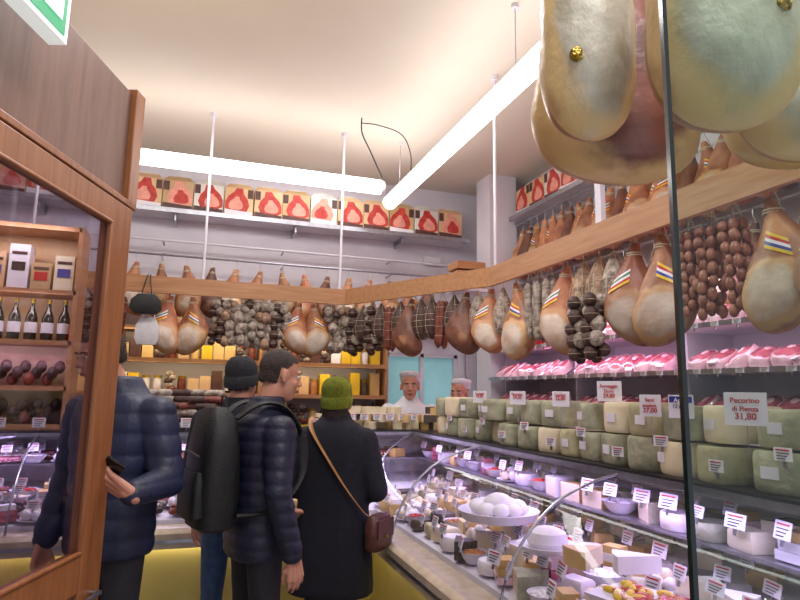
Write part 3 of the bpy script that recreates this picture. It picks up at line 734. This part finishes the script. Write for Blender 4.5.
# ------------------------------------------------------------------ left shelf unit standing on the counter, seen through the door
b=MB()
for z in (1.29,1.54,1.84,2.18,2.62): b.box((-1.38,4.65,z),(1.14,.28,.03),'wood')
for x in (-1.95,-.81): b.box((x,4.65,1.96),(.03,.28,1.36),'wood')
b.box((-1.38,4.795,1.96),(1.14,.01,1.36),'pack_t')
b.obj('wooden_shelf_unit')
b=MB()
for k in range(8):
    x=-1.86+k*.137; h=.18+.06*((k*7)%3)
    b.box((x,4.62,2.197+h/2),(.12,.14,h),['pack_t','lab_w','pack_o','chc'][k%4]); b.box((x,4.548,2.197+h*.5),(.08,.003,.06),['lab_r','lab_b','lab_k'][k%3]); b.box((x,4.548,2.197+h*.8),(.09,.003,.02),'pack_br')
b.obj('packaged_goods',bevel=.004)
b=MB()
for k in range(11):
    x=-1.86+k*.098
    b.lathe(catmull([(.034,0),(.037,.02),(.037,.15),(.016,.21),(.013,.26)],2),(x,4.6,1.856),'bottle',14); b.lathe([(.015,.25),(.015,.28)],(x,4.6,1.856),'gold',10); b.lathe([(.0385,.05),(.0385,.12)],(x,4.6,1.856),'lab_w',14)
b.obj('row_of_olive_oil_bottles')
b=MB()
for k in range(30): b.ell((-1.87+k*.034,4.6+.04*(k%2),1.556+.045+.04*(k%3)),(.034,.05,.045),['salr','sackd','sackd'][k%3],10,7)
for k in range(30): b.ell((-1.87+k*.034,4.6+.04*(k%2),1.306+.045+.04*(k%3)),(.034,.05,.045),['salr','sackd','sackd'][k%3],10,7)
b.obj('row_of_cured_meats')

# ------------------------------------------------------------------ door, transom panel, exit sign
PX=-1.07
b=MB()
def dbox(x0,x1,y0,y1,z0,z1,mat): b.box(((x0+x1)/2,(y0+y1)/2,(z0+z1)/2),(x1-x0,y1-y0,z1-z0),mat,MD)
dbox(PX-.05,PX,2.16,2.31,0,2.25,'door'); dbox(PX-.05,PX,.72,.88,0,2.25,'door')
dbox(PX-.05,PX,.88,2.16,2.16,2.25,'door'); dbox(PX-.05,PX,.88,2.16,.86,.99,'door'); dbox(PX-.05,PX,.88,2.16,0,.14,'door')
dbox(PX-.035,PX-.015,.88,2.16,.14,.86,'panel')
for z in (.985,2.15): dbox(PX-.012,PX+.006,.88,2.16,z,z+.014,'door')
dbox(PX-.012,PX+.006,2.145,2.16,.99,2.16,'door')
o=b.obj('door_1',bevel=.005)
b=MB(); dbox(PX-.03,PX-.022,.88,2.16,.99,2.16,'dglass'); b.obj('door_glass',o)
b=MB(); b.cyl(MD@Vector((PX+.0,2.24,.84)),MD@Vector((PX+.04,2.24,.84)),.008,.008,'steel',10); b.cyl(MD@Vector((PX+.035,2.24,.84)),MD@Vector((PX+.035,2.14,.84)),.009,.009,'steel',10); b.obj('door_handle',o)
b=MB()
dbox(PX-.09,PX-.02,.4,2.26,2.28,2.72,'panel'); dbox(PX-.1,PX,2.26,2.34,2.26,2.74,'door'); dbox(PX-.1,PX,.4,2.34,2.255,2.28,'door')
dbox(PX-.1,PX,.55,.7,0,2.74,'door')
b.obj('transom_panel',bevel=.004)
b=MB(); dbox(-1.0,-.95,1.12,1.56,2.50,2.68,'ewhite'); dbox(-.949,-.946,1.14,1.54,2.515,2.67,'green'); 
for (y0,y1,z0,z1) in ((1.44,1.52,2.55,2.65),(1.2,1.3,2.59,2.61),(1.34,1.36,2.56,2.62),(1.36,1.39,2.6,2.615),(1.31,1.34,2.57,2.585)): dbox(-.946,-.944,y0,y1,z0,z1,'ewhite')
b.cyl((-.944,1.35,2.635),(-.947,1.35,2.635),.012,.012,'ewhite',12,MD)
dbox(-1.1,-1.0,1.3,1.36,2.56,2.6,'steel')
b.obj('exit_sign')
b=MB(); X=MD
b.box((.60,.80,1.3),(.44,.008,2.6),'sglass',X); b.box((.376,.80,1.3),(.006,.012,2.6),'gedge',X); b.box((.6,.8,.02),(.46,.05,.04),'steel',X)
b.obj('glass_screen')

# ------------------------------------------------------------------ people
def remesh(mb,name,parent,voxel,mat,it=6,disp=None,keep=None,X=None):
    o=mb.obj('tmp'); r=o.modifiers.new('r','REMESH'); r.mode='VOXEL'; r.voxel_size=voxel
    s=o.modifiers.new('s','SMOOTH'); s.factor=.5; s.iterations=it
    bpy.context.view_layer.update(); d=bpy.context.evaluated_depsgraph_get()
    me=bpy.data.meshes.new_from_object(o.evaluated_get(d)); bpy.data.objects.remove(o)
    me.materials.clear(); me.materials.append(M[mat])
    me.polygons.foreach_set('material_index',[0]*len(me.polygons)); me.polygons.foreach_set('use_smooth',[True]*len(me.polygons))
    if disp:
        ns=[v.normal.copy() for v in me.vertices]
        for v,nn in zip(me.vertices,ns): v.co=v.co+nn*disp(v.co)
    if keep:
        bm=bmesh.new(); bm.from_mesh(me); bmesh.ops.delete(bm,geom=[v for v in bm.verts if not keep(v.co)],context='VERTS'); bm.to_mesh(me); bm.free()
    me.update(); me.name=name
    ob=bpy.data.objects.new(name,me); scene.collection.objects.link(ob); ob.parent=parent
    if X is not None: ob.matrix_local=X
    return ob
def torso(b,secs,mat='navy',n=24,p=.8):
    rings=[]
    for z,rx,ry,oy in catmull(secs,3):
        ring=[]
        for j in range(n):
            a=2*math.pi*j/n; c,s=math.cos(a),math.sin(a)
            ring.append((rx*math.copysign(abs(c)**p,c),oy+ry*math.copysign(abs(s)**p,s),z))
        rings.append(ring)
    b.loft(rings,mat)
def make_head(e,X,hair='short',hat=None,sc=1.0):
    X=X@Matrix.Scale(sc,4)
    b=MB(); k='skin'
    b.ell((0,-.012,.03),(.074,.094,.092),k,20,14); b.ell((0,.028,-.03),(.06,.066,.088),k,18,12); b.ell((0,.045,-.088),(.038,.04,.03),k,14,10)
    b.cap((0,.093,.008),.008,(0,.109,-.026),.012,k,10); b.ell((.011,.1,-.03),.009,k,10,8); b.ell((-.011,.1,-.03),.009,k,10,8)
    b.ell((0,.084,-.062),(.024,.014,.012),k,12,8)
    b.ell((.03,.08,.026),(.022,.012,.008),k,10,8); b.ell((-.03,.08,.026),(.022,.012,.008),k,10,8)
    for s in (-1,1):
        b.ell((s*.077,-.008,-.005),(.011,.02,.033),k,10,10); b.ell((s*.045,.055,-.03),(.018,.02,.02),k,10,8)
    b.cap((0,-.025,-.05),.052,(0,-.045,-.19),.058,k,16)
    remesh(b,'head',e,.0055,'skin',3,X=X)
    b=MB()
    for s in (-1,1):
        b.ell((s*.03,.080,.004),(.0135,.0115,.009),'eye',12,8); b.ell((s*.03,.0895,.004),(.0055,.003,.0058),'iris',10,8)
        b.tube([(s*.014,.0955,.025),(s*.03,.096,.030),(s*.047,.083,.024)],.0035,'hair',6)
    b.ell((0,.0965,-.060),(.023,.005,.0045),'lip',12,8); b.ell((0,.0955,-.067),(.019,.005,.005),'lip',12,8)
    o=b.obj('face_features',e); o.matrix_local=X
    if hair in('short','nape','back'):
        b=MB(); b.ell((0,-.013,.034),(.0775,.098,.094),'hair',24,18); b.ell((0,-.048,-.01),(.064,.061,.07),'hair',18,12)
        def keep(c):
            if hair=='back' and c.y>-.005: return False
            if c.y>.03: return c.z>.07-(.1-c.y)*.1
            if c.y>-.032: return c.z>.024-(c.y*.3 if c.y<0 else -c.y*1.2)
            return c.z>-.045
        remesh(b,'hair',e,.006,'hair',2,keep=keep,X=X)
    if hair=='long':
        b=MB(); b.ell((0,-.014,.034),(.082,.1,.098),'hair',24,18); b.ell((0,-.05,-.04),(.078,.06,.1),'hair',18,12); b.ell((0,-.055,-.11),(.07,.045,.07),'hair',18,12)
        remesh(b,'hair',e,.007,'hair',3,keep=lambda c:(c.z>.05 if c.y>.03 else True),X=X)
    if hat:
        b=MB(); n=48; rings=[]
        for s,z,oy in ((.9,-.012,-.012),(1.09,-.014,-.012),(1.13,.01,-.012),(1.12,.045,-.012),(1.06,.05,-.014),(1.08,.06,-.016),(1.06,.09,-.02),(.92,.12,-.024),(.66,.142,-.028),(.3,.152,-.03),(.02,.154,-.03)):
            rings.append([((.08*s+(.0022 if j%2 else 0))*math.cos(2*math.pi*j/n),oy+(.1*s+(.0022 if j%2 else 0))*math.sin(2*math.pi*j/n),z+ (-.02 if math.sin(2*math.pi*j/n)<0 and z<.06 else 0)*abs(math.sin(2*math.pi*j/n))) for j in range(n)])
        b.loft(rings,hat); o=b.obj('knitted_hat',e); o.matrix_local=X
def make_hand(e,wrist,fdir,palm,side=1,curl=.35,name='hand',sc=1.0):
    y=Vector(fdir).normalized(); z=-Vector(palm); z=(z-y*z.dot(y)).normalized(); x=y.cross(z)
    X=Matrix.Translation(wrist)@Matrix((x,y,z)).transposed().to_4x4()@Matrix.Diagonal((side*sc,sc,sc,1))
    b=MB(); k='skin'
    bases=[(.03,.088,0),(.010,.093,.002),(-.011,.09,.001),(-.030,.08,-.002)]; lens=[.07,.078,.072,.056]
    for (bx,by,bz),L in zip(bases,lens):
        b.cap((bx*.55,-.005,0),.018,(bx,by,bz),.0115,k,10)
        p=Vector((bx,by,bz)); ang=0
        for q,fr_ in enumerate((.45,.3,.25)):
            ang-=curl*(1 if q else .7)+ (0.04*abs(bx)*10)
            d=Vector((bx*.5,math.cos(ang),math.sin(ang))).normalized(); nx=p+d*L*fr_
            b.cap(p,.0092-q*.001,nx,.0084-q*.001,k,10); p=nx
    b.cap((.018,.02,-.004),.017,(.042,.05,-.014),.0125,k,10); b.cap((.042,.05,-.014),.011,(.05,.078,-.024),.009,k,10); b.cap((.05,.078,-.024),.009,(.046,.1,-.032),.0078,k,10)
    b.cap((0,-.03,0),.024,(0,.01,0),.023,k,12)
    remesh(b,name,e,.0036,'skin',2,X=X)
def sleeve(b,sh,el,wr,r=(.075,.058,.045),mat='navy'):
    b.cap(sh,r[0],el,r[1],mat,16); b.cap(el,r[1],wr,r[2],mat,16)
def legs(e,mat,hipz=.9,stance=.1,shoes='soil'):
    b=MB()
    b.ell((0,0,hipz),(.17,.12,.12),mat,18,12)
    for s in (-1,1):
        b.cap((s*.085,0,hipz-.03),.09,(s*stance,.015,.48),.062,mat,16); b.cap((s*stance,.015,.48),.06,(s*stance,-.01,.12),.05,mat,16)
    remesh(b,'trousers',e,.012,mat,4)
    b=MB()
    for s in (-1,1):
        x=s*stance; b.loft([[(x+w*math.cos(t*math.pi/8)*1,.05+l*math.sin(t*math.pi/8),z) for t in range(16)] for w,l,z in ((.045,.13,0),(.05,.138,.02),(.047,.125,.045),(.04,.08,.075),(.038,.045,.12))],shoes)
    b.obj('shoes',e)
quilt=lambda per,amp:(lambda c:amp*(abs(math.sin(math.pi*c.z/per))**.6-.4))
# ---- man with backpack
p=W(-.66,2.98); e=empty('man_with_backpack',Matrix.Translation(p)@Matrix.Rotation(-TH-R(52),4,'Z'))
legs(e,'trous')
b=MB(); torso(b,[(.78,.165,.12,0),(.84,.18,.135,0),(1.0,.175,.135,0),(1.15,.185,.14,0),(1.3,.2,.145,0),(1.4,.185,.125,0),(1.455,.11,.095,.01),(1.52,.07,.075,.02)])
sleeve(b,(.19,0,1.365),(.255,-.03,1.1),(.26,.05,.84),(.075,.06,.048)); sleeve(b,(-.19,0,1.365),(-.25,.03,1.1),(-.2,.2,.94),(.075,.06,.048))
remesh(b,'puffer_jacket',e,.009,'navy',4,disp=quilt(.06,.0065))
make_hand(e,(.262,.06,.815),(0,.15,-1),(-1,.1,0),1,.4,'hand_right'); make_hand(e,(-.19,.24,.92),(.1,1,-.2),(.6,0,-.6),-1,.5,'hand_left')
make_head(e,Matrix.Translation((.0,.085,1.625))@Matrix.Rotation(R(-4),4,'Z')@Matrix.Rotation(R(-8),4,'X'),'short',None,1.04)
b=MB(); rings=[]
for z,w,d in ((.93,.1,.06),(.95,.14,.085),(1.1,.155,.1),(1.3,.15,.09),(1.42,.125,.07),(1.47,.07,.04)):
    rings.append([(w*math.copysign(abs(math.cos(t*math.pi/12))**.6,math.cos(t*math.pi/12)),-.235+d*math.copysign(abs(math.sin(t*math.pi/12))**.6,math.sin(t*math.pi/12)),z) for t in range(24)])
b.loft(rings,'black'); 
b.loft([[(w*math.copysign(abs(math.cos(t*math.pi/12))**.5,math.cos(t*math.pi/12)),-.325+d*math.copysign(abs(math.sin(t*math.pi/12))**.5,math.sin(t*math.pi/12)),z) for t in range(24)] for z,w,d in ((.98,.09,.02),(1.0,.115,.035),(1.15,.115,.035),(1.19,.1,.02))],'black')
b.tube([(-.12,-.345,1.26),(0,-.355,1.28),(.12,-.345,1.26)],.005,'dark')
for s in (-1,1): b.tube(catmull([(s*.09,-.17,1.42),(s*.115,-.06,1.49),(s*.125,.06,1.465),(s*.13,.15,1.33),(s*.14,.145,1.15),(s*.17,.0,1.02),(s*.14,-.17,1.0)],5),.024,'black',8,flat=.011)
b.tube([(-.03,-.2,1.47),(-.02,-.2,1.52),(.02,-.2,1.52),(.03,-.2,1.47)],.007,'black'); b.obj('backpack',e)
# ---- man with dark beanie
p=W(-.90,3.44); e=empty('man_in_dark_beanie',Matrix.Translation(p)@Matrix.Rotation(-TH-R(10),4,'Z'))
legs(e,'jeans')
b=MB(); torso(b,[(.8,.17,.12,0),(.86,.18,.13,0),(1.05,.18,.13,0),(1.25,.2,.14,0),(1.38,.19,.13,0),(1.45,.11,.1,.0),(1.51,.075,.08,.01)])
sleeve(b,(.2,0,1.37),(.25,-.01,1.1),(.22,.06,.86)); sleeve(b,(-.2,0,1.37),(-.25,-.02,1.1),(-.24,.04,.86))
remesh(b,'jacket',e,.012,'coat',5)
make_hand(e,(.222,.065,.835),(0,.15,-1),(-1,0,0),1,.4,'hand_right'); make_hand(e,(-.242,.05,.835),(0,.15,-1),(1,0,0),-1,.4,'hand_left')
make_head(e,Matrix.Translation((0,.03,1.59)),'nape','beaniek')
# ---- woman
p=W(-.345,3.40); e=empty('woman_in_green_hat',Matrix.Translation(p)@Matrix.Rotation(-TH-R(8),4,'Z'))
legs(e,'trous',.85,.085)
b=MB(); torso(b,[(.5,.225,.16,0),(.53,.23,.165,0),(.75,.215,.155,0),(.98,.19,.14,0),(1.15,.185,.135,0),(1.28,.185,.13,0),(1.36,.15,.11,0),(1.4,.09,.085,.0),(1.45,.07,.075,.01)])
sleeve(b,(.17,0,1.29),(.245,-.03,1.03),(.15,.2,.98),(.07,.062,.05)); sleeve(b,(-.17,0,1.29),(-.245,-.03,1.03),(-.15,.2,.98),(.07,.062,.05))
remesh(b,'long_coat',e,.012,'coat',5)
make_hand(e,(.13,.235,.975),(-.6,.8,0),(0,.2,-1),1,.5,'hand_right'); make_hand(e,(-.13,.235,.975),(.6,.8,0),(0,.2,-1),-1,.5,'hand_left')
make_head(e,Matrix.Translation((0,.02,1.487)),'long','beanieg',.97)
b=MB(); b.tube(catmull([(-.11,.06,1.4),(-.13,-.03,1.405),(-.1,-.115,1.34),(0,-.15,1.2),(.1,-.158,1.06),(.2,-.13,.93),(.245,-.08,.89)],6),.013,'tan',8,flat=.004)
b.obj('bag_strap',e)
b=MB(); Xb=Matrix.Translation((.265,-.06,.83))@Matrix.Rotation(R(70),4,'Z')
b.loft([[(w*math.copysign(abs(math.cos(t*math.pi/10))**.5,math.cos(t*math.pi/10)),d*math.copysign(abs(math.sin(t*math.pi/10))**.5,math.sin(t*math.pi/10)),z) for t in range(20)] for w,d,z in ((.08,.03,-.09),(.1,.04,-.07),(.1,.042,.03),(.085,.03,.08),(.07,.015,.09))],'brown',True,Xb)
b.box((0,-.042,.02),(.16,.008,.09),'brown',Xb); b.ell((0,-.05,-.02),.009,'gold',8,6,Xb); b.obj('handbag',e)
# ---- man at left with phone
p=W(-1.22,2.68); e=empty('man_holding_phone',Matrix.Translation(p)@Matrix.Rotation(-TH+R(160),4,'Z'))
legs(e,'trous',.95,.1)
b=MB(); torso(b,[(.86,.18,.13,0),(.92,.19,.14,0),(1.1,.185,.14,0),(1.25,.195,.145,0),(1.4,.205,.145,0),(1.485,.185,.125,0),(1.545,.11,.1,.01),(1.6,.08,.085,.02)])
sleeve(b,(-.205,0,1.44),(-.285,.0,1.17),(-.335,.24,1.16),(.08,.066,.048)); sleeve(b,(.205,0,1.44),(.25,0,1.17),(.22,.12,.93),(.08,.066,.05))
remesh(b,'puffer_jacket',e,.009,'navy2',4,disp=quilt(.085,.008))
wr=Vector((-.335,.27,1.165)); hf=Vector((.62,.45,.5)).normalized(); nn=Vector((.1,-.85,.45)); nn=(nn-hf*nn.dot(hf)).normalized(); ll=hf.cross(nn)
make_hand(e,tuple(wr),tuple(hf),tuple(nn),-1,.55,'hand_left',1.05); make_hand(e,(.217,.135,.9),(0,.1,-1),(-1,0,0),1,.75,'hand_right')
make_head(e,Matrix.Translation((.06,.07,1.69))@Matrix.Rotation(R(-15),4,'Z')@Matrix.Rotation(R(-14),4,'X'),'short')
b=MB(); pc=wr+hf*.1+nn*.024; Xp=Matrix.Translation(pc)@Matrix((ll,hf,nn)).transposed().to_4x4(); b.box((0,0,0),(.155,.074,.009),'phone',Xp); b.box((0,0,.005),(.145,.068,.001),'lab_k',Xp); b.obj('mobile_phone',e,bevel=.003)
b=MB(); b.loft([[(.22+w*math.cos(t*math.pi/8),.15+d*math.sin(t*math.pi/8)*(1+.15*math.sin(t*2)),z) for t in range(16)] for w,d,z in ((.05,.1,.36),(.08,.15,.4),(.085,.16,.55),(.06,.12,.68),(.03,.05,.74),(.012,.02,.82))],'bag'); b.obj('shopping_bag',e)
# ---- staff
def staff(name,x,y,rz,h):
    e=empty(name,Matrix.Translation((x,y,0))@Matrix.Rotation(rz,4,'Z')@Matrix.Scale(h/1.75,4))
    legs(e,'trous')
    b=MB(); torso(b,[(.8,.17,.12,0),(.86,.18,.13,0),(1.05,.175,.13,0),(1.25,.19,.14,0),(1.38,.18,.12,0),(1.45,.1,.09,.0),(1.5,.065,.07,.01)])
    sleeve(b,(.19,0,1.37),(.24,0,1.12),(.15,.16,1.08),(.065,.055,.042)); sleeve(b,(-.19,0,1.37),(-.24,0,1.12),(-.15,.16,1.08),(.065,.055,.042))
    remesh(b,'white_work_coat',e,.012,'cotton',5)
    make_hand(e,(.13,.19,1.075),(-.7,.6,0),(0,.2,-1),1,.5,'hand_right'); make_hand(e,(-.13,.19,1.075),(.7,.6,0),(0,.2,-1),-1,.5,'hand_left')
    make_head(e,Matrix.Translation((0,.04,1.58)),'back')
    b=MB(); n=28
    b.loft([[(.084*s*math.cos(2*math.pi*j/n),-.010+.103*s*math.sin(2*math.pi*j/n),1.58+z) for j in range(n)] for s,z in ((1.0,.045),(1.02,.046),(1.03,.08),(1.07,.085),(1.12,.105),(1.0,.128),(.5,.138),(.05,.14))],'cotton'); b.obj('cap',e)
staff('shop_assistant',1.82,5.12,R(162),1.78)
staff('shop_assistant',2.30,5.08,R(135),1.72)

# ------------------------------------------------------------------ lights
def area(name,loc,rot,sx,sy,power,col):
    l=bpy.data.lights.new(name,'AREA'); l.shape='RECTANGLE'; l.size=sx; l.size_y=sy; l.energy=power; l.color=col
    o=bpy.data.objects.new(name,l); scene.collection.objects.link(o); o.location=loc; o.rotation_euler=rot; return o
VIO=(.66,.5,1.0)
area('counter_led_right',(1.62,2.3,1.22),(0,R(12),0),.05,3.9,15,VIO)
area('counter_led_back',(-.2,4.37,1.22),(R(-12),0,0),3.2,.05,16,(.74,.62,1.0))
area('kick_led_right',(1.10,2.3,.655),(0,R(-8),0),.03,3.0,1.4,(1,.88,.6))
area('kick_led_back',(-.3,3.85,.655),(R(8),0,0),2.4,.03,1.2,(1,.88,.6))
area('shelf_led_upper',(2.92,3.1,2.42),(0,R(-25),0),.06,4.6,24,(1,.58,.84))
area('shelf_led_lower',(2.93,3.1,1.97),(0,R(-10),0),.04,4.6,9,(1,.58,.84))
area('back_shelf_led',(-.1,6.05,2.09),(R(30),0,0),3.4,.04,7,(1,.82,.5))
area('back_shelf_led',(-.1,6.08,1.79),(R(30),0,0),3.4,.04,5,(1,.8,.45))
area('shelf_unit_fill',(-1.38,4.42,2.62),(R(35),0,0),1.0,.04,4,(1,.92,.82))  # three added fills brightening the shelf unit behind the door glass
area('shelf_unit_fill',(-1.38,4.47,2.15),(R(35),0,0),1.0,.03,2,(1,.88,.8))
area('shelf_unit_fill',(-1.38,4.47,1.8),(R(35),0,0),1.0,.03,2,(.9,.75,1))
area('ceiling_fill_light',(.9,.2,3.93),(0,0,0),1.2,1.2,84,(1,.98,1))  # added overhead fill above the entrance, no fixture behind it
area('ceiling_fill_light',(.4,3.2,3.95),(0,0,0),.6,.6,36,(1,.98,.99))  # second added overhead fill, further into the room
area('staff_fill_light',(1.2,5.75,3.95),(0,0,0),1.2,.2,11,(1,.95,.97))  # added fill to lift the assistants out of the dark
area('ceiling_glow_light',W(-1.35,2.3,2.8),(R(180),0,-TH),.3,.8,13,(1,.94,.6))  # added uplight making the warm glow on the ceiling, no real cove
w=bpy.data.worlds.new('world'); scene.world=w; w.use_nodes=True
w.node_tree.nodes['Background'].inputs[0].default_value=(.8,.85,1,1); w.node_tree.nodes['Background'].inputs[1].default_value=1.0
scene.view_settings.view_transform='Standard'; scene.view_settings.look='None'
# ------------------------------------------------------------------ camera
cam=bpy.data.cameras.new('camera'); cam.lens=27; cam.sensor_width=36; cam.clip_start=.05
co=bpy.data.objects.new('camera',cam); scene.collection.objects.link(co)
co.matrix_world=Matrix.Translation((0,0,1.55))@Matrix.Rotation(-TH,4,'Z')@Matrix.Rotation(R(98.8),4,'X')@Matrix.Rotation(R(1.0),4,'Z')
scene.camera=co
